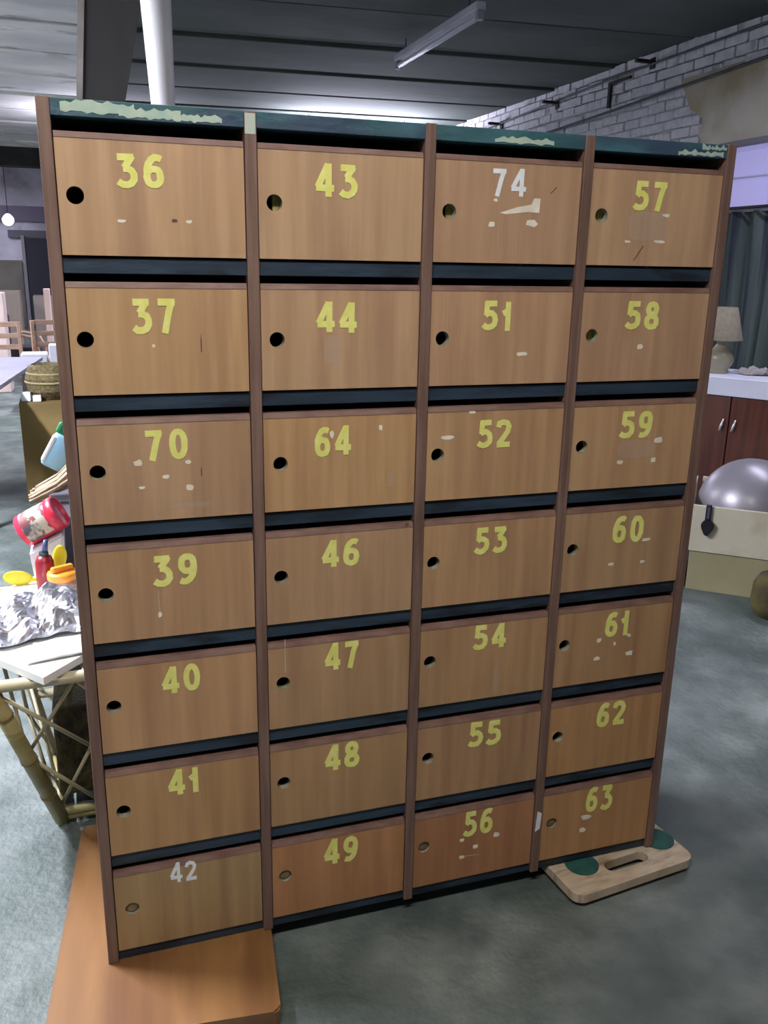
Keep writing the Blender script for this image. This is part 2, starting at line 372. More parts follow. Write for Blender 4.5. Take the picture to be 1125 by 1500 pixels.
DOORS = {  # numbers, holes and marks here, like other placements, computed from image pixels
'36':(0,0,(-0.0177,0.1195,0.0688,0.0469),(-0.1108,0.083),[(-0.0486, 0.0494, 0.0116, 0.0058, 'w'), (0.0279, 0.0522, 0.013, 0.0068, 'd'), (0.049, 0.0514, 0.0091, 0.0059, 'w')]),
'43':(0,1,(-0.0102,0.1188,0.0687,0.0492),(-0.1095,0.0834),[]),
'74':(0,2,(-0.0016,0.1297,0.0628,0.0438),(-0.1078,0.0803),[(-0.025, 0.1014, 0.0075, 0.0064, 'w'), (-0.0303, 0.0633, 0.0101, 0.0109, 'w'), (0.0443, 0.0661, 0.022, 0.0122, 'w'), (0.025, 0.093, 0.0588, 0.0272, 'L'), (0.0825, 0.1208, 0.013, 0.0109, 'd')]),
'57':(0,3,(-0.0137,0.1189,0.0689,0.0488),(-0.1106,0.0832),[(-0.0124, 0.0667, 0.0852, 0.0509, 'r'), (0.0216, 0.0875, 0.0158, 0.0069, 'w'), (-0.0534, 0.0412, 0.0112, 0.0046, 'w'), (0.0128, 0.0422, 0.0216, 0.0059, 'w'), (-0.0285, 0.0219, 0.0199, 0.0258, 'd')]),
'37':(1,0,(-0.0085,0.1185,0.0681,0.0522),(-0.1118,0.084),[(0.0602, 0.0782, 0.0032, 0.0296, 'd'), (-0.0119, 0.0743, 0.0051, 0.0073, 'w')]),
'44':(1,1,(-0.009,0.1171,0.0682,0.0492),(-0.1086,0.0813),[(-0.0164, 0.0644, 0.0303, 0.0501, 'r')]),
'51':(1,2,(-0.0119,0.119,0.0534,0.0498),(-0.1118,0.0809),[(0.0407, 0.0527, 0.0189, 0.0084, 'w')]),
'58':(1,3,(-0.0064,0.1188,0.0717,0.0504),(-0.1098,0.0832),[(-0.0058, 0.0631, 0.0133, 0.0113, 'w')]),
'70':(2,0,(-0.0007,0.1239,0.068,0.0489),(-0.1086,0.0842),[(-0.0466, 0.0963, 0.0126, 0.0133, 'w'), (0.0324, 0.0948, 0.0087, 0.0079, 'w'), (-0.0044, 0.0719, 0.0107, 0.0079, 'w'), (-0.0426, 0.0561, 0.0106, 0.0056, 'w'), (0.0333, 0.0525, 0.012, 0.0127, 'w'), (0.0525, 0.0783, 0.0044, 0.016, 'd'), (0.032, 0.0224, 0.0693, 0.0105, 'r')]),
'64':(2,1,(-0.0156,0.1174,0.0636,0.0508),(-0.1062,0.0826),[(-0.0174, 0.13, 0.0072, 0.0164, 'w'), (0.0695, 0.1382, 0.0062, 0.0119, 'w'), (0.0895, 0.0449, 0.0102, 0.0297, 'r')]),
'52':(2,2,(-0.0035,0.1167,0.0665,0.0502),(-0.1129,0.0834),[(-0.0492, 0.1582, 0.0106, 0.0073, 'w'), (-0.0958, 0.1141, 0.0236, 0.0086, 'w')]),
'59':(2,3,(0.0038,0.1217,0.0715,0.0517),(-0.1119,0.0843),[(0.0574, 0.0903, 0.0187, 0.0122, 'w'), (-0.0246, 0.0507, 0.0137, 0.0108, 'w'), (0.049, 0.0508, 0.011, 0.011, 'w'), (0.0109, 0.0737, 0.0876, 0.0364, 'r')]),
'39':(3,0,(0.0031,0.1186,0.0733,0.0542),(-0.1102,0.0849),[(-0.0265, 0.0613, 0.0066, 0.0489, 'r'), (-0.0258, 0.0415, 0.0056, 0.0123, 'w')]),
'46':(3,1,(-0.0002,0.1232,0.0689,0.0497),(-0.108,0.0871),[(0.1224, 0.1656, 0.0105, 0.009, 'd')]),
'53':(3,2,(0.0012,0.1223,0.0662,0.0513),(-0.1133,0.087),[]),
'60':(3,3,(0.0089,0.12,0.071,0.0542),(-0.1127,0.0867),[(0.052, 0.0946, 0.0193, 0.0072, 'w'), (-0.0241, 0.0496, 0.011, 0.0073, 'w'), (0.0487, 0.0486, 0.0113, 0.0074, 'w')]),
'40':(4,0,(0.0035,0.1255,0.0657,0.0506),(-0.1107,0.0872),[]),
'47':(4,1,(0.0032,0.1301,0.0663,0.0534),(-0.1073,0.0901),[(-0.1034, 0.1436, 0.0062, 0.0641, 'r')]),
'54':(4,2,(0.0096,0.1317,0.0686,0.0506),(-0.1131,0.0939),[(0.0282, 0.038, 0.0134, 0.0629, 'r')]),
'61':(4,3,(0.004,0.1238,0.0536,0.0534),(-0.1134,0.0911),[(-0.0352, 0.0932, 0.0097, 0.0122, 'w'), (0.0353, 0.0966, 0.0099, 0.0093, 'w'), (0.0029, 0.0808, 0.0065, 0.0093, 'w'), (0.04, 0.0546, 0.0166, 0.0126, 'w'), (-0.036, 0.053, 0.013, 0.0109, 'w')]),
'41':(5,0,(-0.0022,0.129,0.0537,0.0515),(-0.1079,0.0874),[]),
'48':(5,1,(0.0043,0.1282,0.0687,0.0545),(-0.109,0.091),[]),
'55':(5,2,(0.0111,0.1271,0.0711,0.0544),(-0.1101,0.092),[]),
'62':(5,3,(0.0125,0.1264,0.069,0.0555),(-0.1117,0.0907),[]),
'42':(6,0,(-0.0101,0.1463,0.0491,0.043),(-0.1051,0.0874),[]),
'49':(6,1,(0.0032,0.1259,0.0697,0.0568),(-0.1092,0.0919),[]),
'56':(6,2,(0.0077,0.1279,0.0655,0.0581),(-0.112,0.0939),[(0.0504, 0.0901, 0.0127, 0.0135, 'w'), (-0.0281, 0.0921, 0.0108, 0.01, 'w'), (0.0037, 0.071, 0.011, 0.0118, 'w'), (-0.01, 0.0506, 0.047, 0.0119, 'L2')]),
'63':(6,3,(0.0039,0.1287,0.0657,0.0609),(-0.1094,0.0896),[(-0.0251, 0.0876, 0.0224, 0.014, 'w'), (-0.0315, 0.057, 0.0138, 0.0124, 'w')]),
}

TINT_SHADE = {'37':(1,.97,.86),'36':(1.0,1,.98),'43':(.98,1,1.0),'74':(.90,.88,.92),'58':(.94,.90,.92),'51':(.96,.92,.92),'70':(.92,.90,.90),  # own door hues; weaker light on lower rows is put in too
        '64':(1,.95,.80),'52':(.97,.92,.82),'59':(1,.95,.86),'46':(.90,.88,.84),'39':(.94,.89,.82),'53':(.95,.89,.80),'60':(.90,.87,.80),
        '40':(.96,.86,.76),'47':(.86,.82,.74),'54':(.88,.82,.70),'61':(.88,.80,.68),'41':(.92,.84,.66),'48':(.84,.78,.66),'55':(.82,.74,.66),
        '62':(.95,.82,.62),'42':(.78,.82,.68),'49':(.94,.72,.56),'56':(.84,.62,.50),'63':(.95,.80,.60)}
for key, (r, c, num, hole, marks) in DOORS.items():
    ox, oz = (c - 1.5) * CP, Z0 - r * P
    wd, ht = .2686, .1605
    d = obj('door', door_mesh(wd, ht, .017, hole[0], hole[1], .0124), None, cab, mats=[m_ply, m_hole])
    d.location = (ox, 0, oz - ZB); t_ = TINT_SHADE.get(key, (1, 1, 1)); d.color = (t_[0], t_[1], t_[2], 1)
    white = key in ('74', '42')
    d['label'] = ('greyish' if key in ('74', '58') else 'reddish' if key in ('49', '56') else 'olive brown' if key == '42' else 'orange brown') + ' plywood door painted %s in %s' % (key, 'white' if white else 'yellow')
    lip = bmesh.new()   # lipping along the top of the door, its front slightly chamfered
    a = [(-wd/2, -.0008, ht), (-wd/2, .003, ht + .0085), (-wd/2, .017, ht + .0085), (-wd/2, .017, ht)]
    va = [lip.verts.new(p) for p in a]; vb = [lip.verts.new((wd/2, p[1], p[2])) for p in a]
    lip.faces.new(va); lip.faces.new(vb[::-1])
    for i in range(4): lip.faces.new((va[i], vb[i], vb[(i+1) % 4], va[(i+1) % 4]))
    obj('lipping', lip, m_lip, d)
    n_ = obj('number', number_mesh(key, num[0], num[1], num[2], num[3], -.0007, .17 if white else .205), m_wht if white else m_yel, d)
    n_['label'] = '%s painted number %s' % ('white' if white else 'yellow', key)
    if r == 6:
        bm = lathe([(0, 0), (.0085, 0), (.0108, .001), (.0112, .006)], 20)
        bmesh.ops.transform(bm, matrix=Matrix.Translation((hole[0], .004, hole[1])) @ Matrix.Rotation(math.radians(-90), 4, 'X'), verts=bm.verts)
        obj('lock_plug', bm, mat('dull_lock_brass', s(120,100,70), s(140,124,96), .6, metal=.3, scale=60), d)
    elif c == 3 and r < 2 or (c == 1 and r == 0) or (c == 2 and r == 0):
        bm = B(hole[0] + .000, hole[0] + .02, .0172, .03, hole[1] - .02, hole[1] + .02, .001)
        obj('lock_block', bm, mat('pale_lock_block', s(150,140,86), rough=.7), d)
    for (mx, mz, mw, mh, kd) in marks:
        if kd == 'w': obj('paper_scrap', blob(bmesh.new(), mx, mz, mw, mh * .8, -.0006, .0008), m_scrap, d)
        elif kd == 'd':
            if mw < .01 and mh > .012: bm = prism(bmesh.new(), [(mx-.0008, mz-mh/2), (mx+.0008, mz-mh/2), (mx+.0011, mz), (mx+.0004, mz+mh/2), (mx-.0009, mz+.1*mh)], -.0004, .0002)
            elif mh > .009 and mw > .012: bm = prism(bmesh.new(), [(mx-mw/2, mz-mh/2), (mx-mw/2+.002, mz-mh/2), (mx+mw/2, mz+mh/2), (mx+mw/2-.002, mz+mh/2)], -.0004, .0002)
            else: bm = blob(bmesh.new(), mx, mz, mw*.6, mh*.7, -.0004, .0006)
            obj('scratch', bm, m_scr, d)
        elif kd == 'r':
            thin = mw < .008
            if thin: obj('paint_drip', prism(bmesh.new(), [(mx-.0008, mz-mh/2), (mx+.0014, mz-mh/2), (mx+.0009, mz+mh/2), (mx-.0005, mz+mh/2)], -.0004, .0002), mat('pale_drip', s(206,190,170), rough=.6, alpha=.7), d)
            else: obj('glue_residue', blob(bmesh.new(), mx, mz, mw, mh, -.0003, .0004, .06), m_res, d)
        elif kd == 'L':
            x0, x1, z0, z1 = mx - mw/2, mx + mw/2, mz - mh/2, mz + mh/2
            obj('torn_label', prism(bmesh.new(), [(x0-.012, z0+.002), (x0, z0), (x1-.018, z0+.005), (x1+.003, z0+.004), (x1+.004, z1), (x1-.008, z1), (x1-.012, z1-.010), (x0+.02, z0+.012)], -.0006, .0002), m_scrap, d)
        elif kd == 'L2':
            obj('paper_scrap', blob(bmesh.new(), mx - mw*.35, mz, mw*.28, mh*.6, -.0006, .0008), m_scrap, d)
            obj('scratch', prism(bmesh.new(), [(mx-mw*.2, mz), (mx+mw/2, mz-.002), (mx+mw/2, mz-.001), (mx-mw*.2, mz+.0015)], -.0004, .0002), mat('pale_drip', s(206,190,170)), d)

# ================================================================ UNDER THE CABINET
def rr(x0, x1, y0, y1, r, n=5):
    o = []
    for cx_, cy_, a0 in ((x1-r, y1-r, 0), (x0+r, y1-r, 90), (x0+r, y0+r, 180), (x1-r, y0+r, 270)):
        for k_ in range(n + 1):
            t_ = math.radians(a0 + 90 * k_ / n); o.append((cx_ + r*math.cos(t_), cy_ + r*math.sin(t_)))
    return o
# wooden panel under the left end
m_tw = mat('orange_varnished_wood', s(114,78,42), s(142,102,58), .45, scale=2.5, stretch=(4, .5, 1), detail=7, c3=s(88,52,28), s3=2, t3=(.5,.72), coat=.2)
lt = thing('wooden_board', 'orange varnished wooden board lying on the floor under the left end of the cabinet', 'board', (-.4665, .2315, 0), math.radians(-6))
bm = prism_z(bmesh.new(), rr(-.213, .213, -.321, .321, .014), .004, .0372)
bmesh.ops.bevel(bm, geom=[e for e in bm.edges if abs(e.verts[0].co.z - e.verts[1].co.z) < 1e-5 and e.verts[0].co.z > .03], offset=.004, segments=2, affect='EDGES')
obj('board', bm, m_tw, lt)
for sx in (-1, 1): obj('batten', B(sx*.15-.02, sx*.15+.02, -.30, .30, 0, .0042), mat('dark_batten_wood', s(110,62,40), s(128,76,50), .5, scale=4), lt)
# furniture dolly under the right end
dl = thing('furniture_dolly', 'pale plywood carrying board with hand hole and green discs under the cabinet', 'dolly', (.580, .0148, 0), math.radians(6.4))
m_dply = mat('worn_birch_ply', s(170,152,128), s(196,180,158), .7, scale=6, stretch=(2, 8, 1), c3=s(140,118,92), s3=5, t3=(.55,.7), bump=.2)
bm = bmesh.new()
outer = rr(-.176, .170, 0, .44, .028, 5); inner = rr(-.054, .068, .040, .073, .0160, 5)
ou = [[bm.verts.new((x, y, z)) for x, y in outer] for z in (.013, .0345)]; iu = [[bm.verts.new((x, y, z)) for x, y in inner] for z in (.013, .0345)]
n = len(outer)
for lv in (0, 1):
    for i in range(n):
        j = (i + 1) % n; bm.faces.new((ou[lv][i], ou[lv][j], iu[lv][j], iu[lv][i]))
for i in range(n):
    j = (i + 1) % n
    bm.faces.new((ou[0][i], ou[0][j], ou[1][j], ou[1][i])); bm.faces.new((iu[0][i], iu[0][j], iu[1][j], iu[1][i]))
obj('deck', bm, m_dply, dl)
m_pad = mat('green_rubber_pad', s(24,70,66), s(34,84,78), .85, scale=40, bump=.2)
for px_, py_ in ((-.098, .090), (.132, .092), (-.098, .355), (.132, .355)):
    bm = lathe([(0, .0345), (.040, .0345), (.040, .0368), (.0385, .0375), (0, .0375)], 28)
    bmesh.ops.transform(bm, matrix=Matrix.Translation((px_, py_, -.0006)), verts=bm.verts)
    obj('pad', bm, m_pad, dl)
    obj('glide', T([(px_, py_, 0), (px_, py_, .013)], .03, 16), mat('black_glide', s(28,28,30), rough=.6), dl)

# ================================================================ LEFT: BAMBOO STAND AND ITS CLUTTER
m_bam = mat('bamboo', s(134,124,78), s(156,144,98), .45, scale=5, stretch=(1, 1, 4), c3=s(112,96,56), s3=6, t3=(.55,.7))
m_bamp = mat('pale_bamboo', s(166,156,122), s(184,174,142), .45, scale=5, c3=s(146,132,96), s3=6, t3=(.55,.7))
bs = thing('bamboo_stand', 'splayed bamboo stand with crossed lattice sides behind the left edge of the cabinet', 'stand', (-.55, .80, 0))
def bp(name, pts, r, m=m_bam, seg=12):
    o = obj(name, T([(p[0] + .55, p[1] - .80, p[2]) for p in pts], r, seg), m, bs, smooth=True); return o
TL, TR, BLk, BRk = (-.80, .45, .50), (-.28, .47, .50), (-.835, 1.055, .50), (-.28, 1.06, .50)
FL, FR, GL, GR = (-.695, .655, .014), (-.36, .66, .014), (-.715, .93, .014), (-.36, .94, .014)
def lerp(a, b, t): return tuple(a[i] + (b[i] - a[i]) * t for i in range(3))
bp('top_rim', [lerp(TL, TR, -.04), TR], .0135, m_bamp); bp('top_rim', [BLk, BRk], .009, m_bamp); bp('top_rim', [TL, BLk], .009, m_bamp); bp('top_rim', [TR, BRk], .009, m_bamp)
for a, b, r_, m_ in ((TL, FL, .0185, m_bam), (TR, FR, .0185, m_bam), (BLk, GL, .013, m_bamp), (BRk, GR, .013, m_bam)):
    l = bp('leg', [a, b], r_, m_)
    for t_ in (.18, .50, .78):
        p, q = lerp(a, b, t_ - .006), lerp(a, b, t_ + .006)
        obj('node_ring', T([(p[0]+.55, p[1]-.8, p[2]), (q[0]+.55, q[1]-.8, q[2])], r_ * 1.10, 12), mat('bamboo_node', s(120,96,54), rough=.6), l)
for a, b in ((FL, FR), (GL, GR), (FL, GL), (FR, GR)):
    bp('bottom_rail', [(a[0], a[1], .035), (b[0], b[1], .035)], .011, m_bam)
bp('middle_rail', [lerp(BLk, GL, .60), lerp(BRk, GR, .60)], .012, m_bamp)
bp('middle_rail', [lerp(BLk, GL, .12), lerp(BRk, GR, .12)], .014, m_bam)
def lat(A0, A1, B0, B1, cols, y_off=0):   # crossed thin canes on the quad A0-A1 (top) B0-B1 (bottom)
    f = lambda u, v: lerp(lerp(A0, A1, u), lerp(B0, B1, u), v)
    rows = 2
    for i in range(cols):
        for j in range(rows):
            u0, u1, v0, v1 = i / cols, (i + 1) / cols, .02 + j * .46, .02 + (j + 1) * .46
            bp('lattice_cane', [f(u0, v0), f(u1, v1)], .0048, m_bamp, 8); 
            q = [f(u1, v0), f(u0, v1)]; bp('lattice_cane', [(p[0], p[1] + .009, p[2]) for p in q], .0048, m_bamp, 8)
lat(TL, TR, FL, FR, 3); lat(BLk, BRk, GL, GR, 3); lat(TL, BLk, FL, GL, 2)
bp('shelf_cane', [lerp(TL, FL, .985), lerp(TR, FR, .985)], .008)
o = obj('storage_basket', B(-.70, -.38, .70, .90, .05, .30, .01), mat('dark_wicker', s(54,46,30), s(88,80,44), .8, scale=30, bump=.8)); tag(o, 'dark lumpy wicker basket stored inside the bamboo stand', 'basket')

# board on top of the stand
A = Vector((-.686, .402)); u = Vector((-.63, .777)); v = Vector((.644, .765)); Ls = .47
o = obj('white_board', prism_z(bmesh.new(), [tuple(A), tuple(A + v * Ls), tuple(A + (u + v) * Ls), tuple(A + u * Ls)], .5145, .532), mat('white_laminate', s(206,210,204), s(222,224,220), .35, scale=6))
tag(o, 'square white board laid cornerwise on top of the bamboo stand', 'board')
def sheet(name, fx, nx, ny, m, smooth=True):
    bm = bmesh.new(); g = [[bm.verts.new(fx(i / nx, j / ny)) for i in range(nx + 1)] for j in range(ny + 1)]
    for j in range(ny):
        for i in range(nx): bm.faces.new((g[j][i], g[j][i+1], g[j+1][i+1], g[j+1][i]))
    o = obj(name, bm, m, smooth=smooth); md = o.modifiers.new('solid', 'SOLIDIFY'); md.thickness = .0008; md.offset = 1; return o
def fpaper(a, b):
    x = -.725 + a * .14 + b * .01; y = .470 + b * .11 + a * .03
    return (x, y, .5335 + .014 * math.sin(math.pi * a) * math.sin(math.pi * b) + .003 * noise.noise(Vector((a * 4, b * 4, 1))) + .003)
o = sheet('crumpled_napkin', fpaper, 14, 12, mat('tissue_paper', s(206,206,204), rough=.9)); tag(o, 'crumpled white paper napkin lying on the white board', 'napkin')
def ffoil(a, b):
    x = -1.02 + a * .44; y = .59 + b * .245 + .02 * math.sin(a * 9)
    m1 = math.exp(-((x + .70) / .10) ** 2) * math.exp(-((b - .60) / .30) ** 2) * .046
    m2 = math.exp(-((x + .62) / .05) ** 2) * math.exp(-((b - .35) / .35) ** 2) * .022
    nz = (.5 - abs(noise.noise(Vector((a * 7, b * 5, 0))))) * .030 + (.4 - abs(noise.noise(Vector((a * 15, b * 10, 5))))) * .018 + .006 * math.sin(a * 40 + 4 * b)
    edge = min(1, 5 * min(a, 1 - a, b, 1 - b) + .25)
    return (x + .012 * noise.noise(Vector((a * 8, b * 8, 9))), y + .012 * noise.noise(Vector((a * 8, b * 8, 3))), .536 + max(0, (m1 + m2 + nz + .010) * edge))
o = sheet('foil_sheet', ffoil, 60, 40, mat('aluminium_foil', s(226,226,234), rough=.30, metal=.85), smooth=False); tag(o, 'crumpled silver foil heaped over the white board', 'foil')
# jar with orange lid
j = thing('storage_jar', 'clear glass jar of pinkish contents with an orange screw lid', 'jar', (-.656, .90, .5325))
obj('glass_body', lathe([(0, 0), (.034, 0), (.036, .004), (.036, .036), (.033, .044)], 28), mat('pinkish_glass', s(200,150,130), rough=.15, alpha=.75, spec=.8), j, smooth=True)
obj('contents', lathe([(0, .003), (.031, .003), (.031, .033), (0, .036)], 20), mat('pink_contents', s(160,96,80), s(204,150,128), .7, scale=60), j)
l = obj('lid', lathe([(.030, .040), (.0385, .042), (.0392, .056), (.037, .061), (0, .063)], 28), mat('orange_plastic', s(232,148,44), s(240,160,58), .4, scale=6), j, smooth=True)
obj('lid_grip', B(-.030, .030, -.009, .009, .060, .078, .006), MATS['orange_plastic'], l).rotation_euler = (0, 0, .5)
# red bottle
b_ = thing('squeeze_bottle', 'dark red bottle with blue nozzle standing behind the foil', 'bottle', (-.700, .945, .5325))
obj('bottle_body', lathe([(0, 0), (.023, 0), (.0245, .004), (.0235, .078), (.018, .092), (.009, .096)], 24), mat('dark_red_plastic', s(132,24,38), s(150,34,44), .35, scale=8), b_, smooth=True)
obj('collar', lathe([(.010, .092), (.012, .092), (.012, .104), (0, .105)], 16), mat('green_black_plastic', s(26,58,54), rough=.5), b_)
obj('nozzle', T([(.002, 0, .10), (.008, 0, .137)], [.008, .006], 10), mat('slate_blue_plastic', s(66,78,120), rough=.4), b_, smooth=True)
# yellow servers
m_yp = mat('yellow_plastic', s(226,210,36), s(236,222,60), .4, scale=6)
def server(loc, rot, s_, lab):
    t = thing('salad_server', lab, 'utensil', loc); t.rotation_euler = rot
    bm = bmesh.new(); bmesh.ops.create_uvsphere(bm, u_segments=20, v_segments=10, radius=1)
    for v_ in bm.verts: v_.co = Vector((v_.co.x * .021 * s_, v_.co.y * .005, v_.co.z * .038 * s_ + .085 * s_))
    obj('blade', bm, m_yp, t, smooth=True); obj('handle', T([(0, 0, 0), (0, 0, .055 * s_)], [.005, .006], 8), m_yp, t)
server((-.692, 1.005, .5325), (math.radians(8), math.radians(-76), 0), 1.0, 'yellow plastic server lying flat with its blade pointing left')
server((-.672, .985, .5325), (0, math.radians(7), 0), .88, 'yellow plastic server standing upright behind the orange lid')
# white paper bag and red tin on it
bm = prism(bmesh.new(), [(-.735, .5325), (-.655, .5325), (-.650, .660), (-.742, .612)], 1.025, 1.115)
bmesh.ops.bevel(bm, geom=list(bm.edges), offset=.006, segments=2, affect='EDGES')
o = obj('paper_bag', bm, mat('white_bag_paper', s(216,214,226), rough=.8, bump=.4, scale=10)); tag(o, 'stuffed white paper bag holding up the red tin', 'bag')
o.location = (0, 0, 0)
tin = thing('round_tin', 'red round tin with a picture label tipped on its side', 'tin', (-.706, 1.07, .686)); tin.rotation_euler = (0, math.radians(61), math.radians(-10))
m_red = mat('red_tin_lacquer', s(206,38,66), s(222,52,80), .35, scale=5)
obj('tin_body', lathe([(0, -.058), (.044, -.058), (.046, -.055), (.046, .036)], 32), m_red, tin, smooth=True)
obj('lid', lathe([(.0455, .034), (.0475, .036), (.0475, .056), (.046, .058), (.042, .058), (.040, .054), (0, .054)], 32), m_red, tin, smooth=True)
bm = bmesh.new(); n = 16; ring = []
for k_ in range(n + 1):
    t_ = math.radians(165 + 150 * k_ / n); ring.append([bm.verts.new((.0466*math.cos(t_), .0466*math.sin(t_), z)) for z in (-.042, .028)])
for a, b in zip(ring, ring[1:]): bm.faces.new((a[0], b[0], b[1], a[1]))
obj('picture_label', bm, mat('picture_label', s(196,188,170), s(92,84,92), .6, scale=26, detail=3, c3=s(120,60,60), s3=30, t3=(.56,.6), lo=.45, hi=.55), tin)
bm = bmesh.new(); ring = []
for k_ in range(7):
    t_ = math.radians(146 + 3.5 * k_); ring.append([bm.verts.new((.0467*math.cos(t_), .0467*math.sin(t_), z)) for z in (-.040, .020)])
for a, b in zip(ring, ring[1:]): bm.faces.new((a[0], b[0], b[1], a[1]))
obj('title_band', bm, mat('pink_title', s(240,190,200), s(232,110,130), .6, scale=60, lo=.45, hi=.55), tin)
# dark crate, sticks and blue packet
o = obj('storage_crate', B(-.705, -.30, 1.20, 1.62, 0, .66, .006), mat('dark_purple_crate', s(58,54,64), s(76,72,82), .7, scale=4)); tag(o, 'dark grey crate standing behind the bamboo stand', 'crate')
sb = thing('stick_bundle', 'loose bundle of dry brown sticks lying above the red tin', 'sticks', (-.69, 1.38, .662))
for i in range(26):
    a = R.uniform(-.045, .045); e = R.uniform(.10, .17); y_ = R.uniform(-.05, .08)
    obj('stick', T([(-.055 + R.uniform(-.01, .015), y_, .010 + abs(a) * .5), (.02, y_ + .01, .05 + a * .4), (.09, y_, .10 + a * .9)], R.uniform(.003, .007), 6), mat('dry_stick', s(132,110,88), s(176,158,132), .8, scale=20), sb)
pk = thing('plastic_packet', 'light blue and white plastic packet with a green corner beside the cabinet', 'packet', (-.690, 1.48, .742)); pk.rotation_euler = (0, math.radians(30), 0); pk.scale = (1.25, 1, 1)
bm = B(-.032, .032, -.018, .018, 0, .115, .012)
obj('packet_body', bm, mat('pale_blue_plastic', s(128,182,214), s(150,198,224), .35, scale=5), pk, smooth=True)
obj('white_band', B(-.0335, -.0225, -.0185, .0185, .012, .100, .004), mat('white_film', s(214,222,230), rough=.3), pk)
obj('green_corner', B(-.034, .030, -.012, .012, .112, .150, .008), mat('green_film', s(22,110,66), rough=.5), pk)

# cardboard box and what lies on it
m_card = mat('tan_cardboard', s(112,92,50), s(126,106,60), .8, scale=3, c3=s(98,80,42), s3=2, t3=(.55,.7))
cb = thing('cardboard_box', 'tall tan cardboard box on the floor left of the cabinet', 'box', (-.68, 4.04, 0), math.radians(1))
obj('box_body', B(-.285, .285, -.14, .14, 0, .585, .004), m_card, cb); obj('packing_tape', B(-.286, .286, -.02, .02, .5846, .587), mat('brown_tape', s(130,100,60), rough=.3), cb)
bk = thing('wicker_basket', 'round olive brown wicker basket on top of the cardboard box', 'basket', (-.795, 4.05, .587))
obj('basket_body', lathe([(0, 0), (.085, 0), (.125, .05), (.135, .12), (.115, .185), (.095, .20), (.085, .19), (0, .17)], 28), mat('olive_wicker', s(78,66,38), s(110,98,64), .8, scale=60, bump=.9, bscale=80), bk)
for z_ in (.05, .10, .15): obj('weave_band', T([(.136*math.cos(t_*math.pi/12)*(1-.25*abs(z_-.11)/.11), .136*math.sin(t_*math.pi/12)*(1-.25*abs(z_-.11)/.11), z_) for t_ in range(25)], .006, 6), mat('pale_cane', s(150,136,92), rough=.7), bk)
for (x, y, sx, sy, h, lab) in ((-.925, 3.96, .05, .05, .05, 'small white paper carton at the left corner of the cardboard box'), (-.865, 3.93, .045, .04, .035, 'tiny pale carton in front of the wicker basket'),
                         (-.70, 3.93, .06, .04, .02, 'flat pinkish packet on the cardboard box beside the wicker basket')):
    o = obj('carton', B(x - sx/2, x + sx/2, y - sy/2, y + sy/2, .587, .587 + h, .004), mat('carton_pink' if 'pink' in lab else 'carton_white', s(200,176,170) if 'pink' in lab else s(222,226,234), rough=.7)); tag(o, lab, 'carton')

# white table and far clutter
wt = thing('trestle_table', 'white topped table across the aisle behind the cardboard box', 'table', (-1.52, 4.25, 0), math.radians(-6))
m_wt = mat('white_melamine', s(172,168,190), s(186,182,202), .4, scale=3)
obj('tabletop', B(-.52, .56, -.85, .85, .70, .725, .004), m_wt, wt)
for sx in (-.48, .50):
    for sy in (-.80, .80): obj('leg', B(sx-.02, sx+.02, sy-.02, sy+.02, 0, .70, .002), mat('grey_steel_leg', s(120,122,130), rough=.4, metal=.4), wt)
m_cw = mat('pale_chair_wood', s(150,118,98), s(172,140,120), .5, scale=6, stretch=(1, 1, 6))
def chair(x, y, rz, lab):
    t = thing('wooden_chair', lab, 'chair', (x, y, 0), rz, 'wooden chairs behind the white table')
    obj('seat', B(-.2, .2, -.2, .2, .43, .46, .01), m_cw, t)
    for sx in (-.18, .18):
        obj('leg', B(sx-.016, sx+.016, -.19, -.158, 0, .43, .003), m_cw, t); obj('leg', B(sx-.016, sx+.016, .16, .192, 0, .82, .003), m_cw, t)
    for z_ in (.60, .70, .80): obj('back_slat', B(-.17, .17, .165, .18, z_ - .022, z_ + .022, .004), m_cw, t)
chair(-1.34, 7.3, math.pi, 'pale wooden chair left of its twin behind the white table'); chair(-.94, 7.55, math.pi + .3, 'pale wooden chair right of its twin behind the white table')
ac = thing('bentwood_armchair', 'dark armchair with a curved pale wooden arm in the far left aisle', 'chair', (-1.33, 9.6, 0), math.radians(80))
ac.scale = (.62, .8, .8)
obj('seat', B(-.26, .26, -.25, .25, .30, .48, .03), mat('dark_upholstery', s(34,32,36), rough=.8), ac); obj('backrest', B(-.26, .26, .18, .27, .48, .92, .03), MATS['dark_upholstery'], ac)
for sx in (-.28, .28): obj('arm', T([(sx, -.26, 0), (sx, -.28, .45), (sx, -.20, .62), (sx, 0, .66), (sx, .2, .62), (sx, .28, .3), (sx, .28, 0)], .022, 8), m_cw, ac, smooth=True)
def block(name, x0, x1, y0, y1, z0, z1, c, lab, cat, b=.01):
    o = obj(name, B(x0, x1, y0, y1, z0, z1, b), mat(name + '_paint', c, tuple(k_ * .85 for k_ in c), .6, scale=4)); return tag(o, lab, cat)
block('tall_locker', -1.72, -1.385, 8.5, 8.8, 0, 1.02, s(206,186,180), 'tall pale pink locker at the left edge behind the chairs', 'locker')
block('leaning_board', -1.06, -.985, 9.9, 9.96, 0, 1.02, s(206,176,166), 'narrow pale pink board standing in front of the navy door', 'board')
sd = thing('side_table', 'dark side table carrying white parcels beyond the white table', 'table', (-.92, 6.35, 0))
obj('tabletop', B(-.20, .30, -.2, .2, .52, .55, .005), mat('dark_oak', s(60,50,44), s(80,66,56), .5, scale=6), sd)
for sx in (-.17, .27):
    for sy in (-.17, .17): obj('leg', B(sx-.015, sx+.015, sy-.015, sy+.015, 0, .52), MATS['dark_oak'], sd)
block('parcel', -1.10, -.90, 6.2, 6.4, .55, .63, s(226,226,236), 'long white parcel on the dark side table', 'parcel')
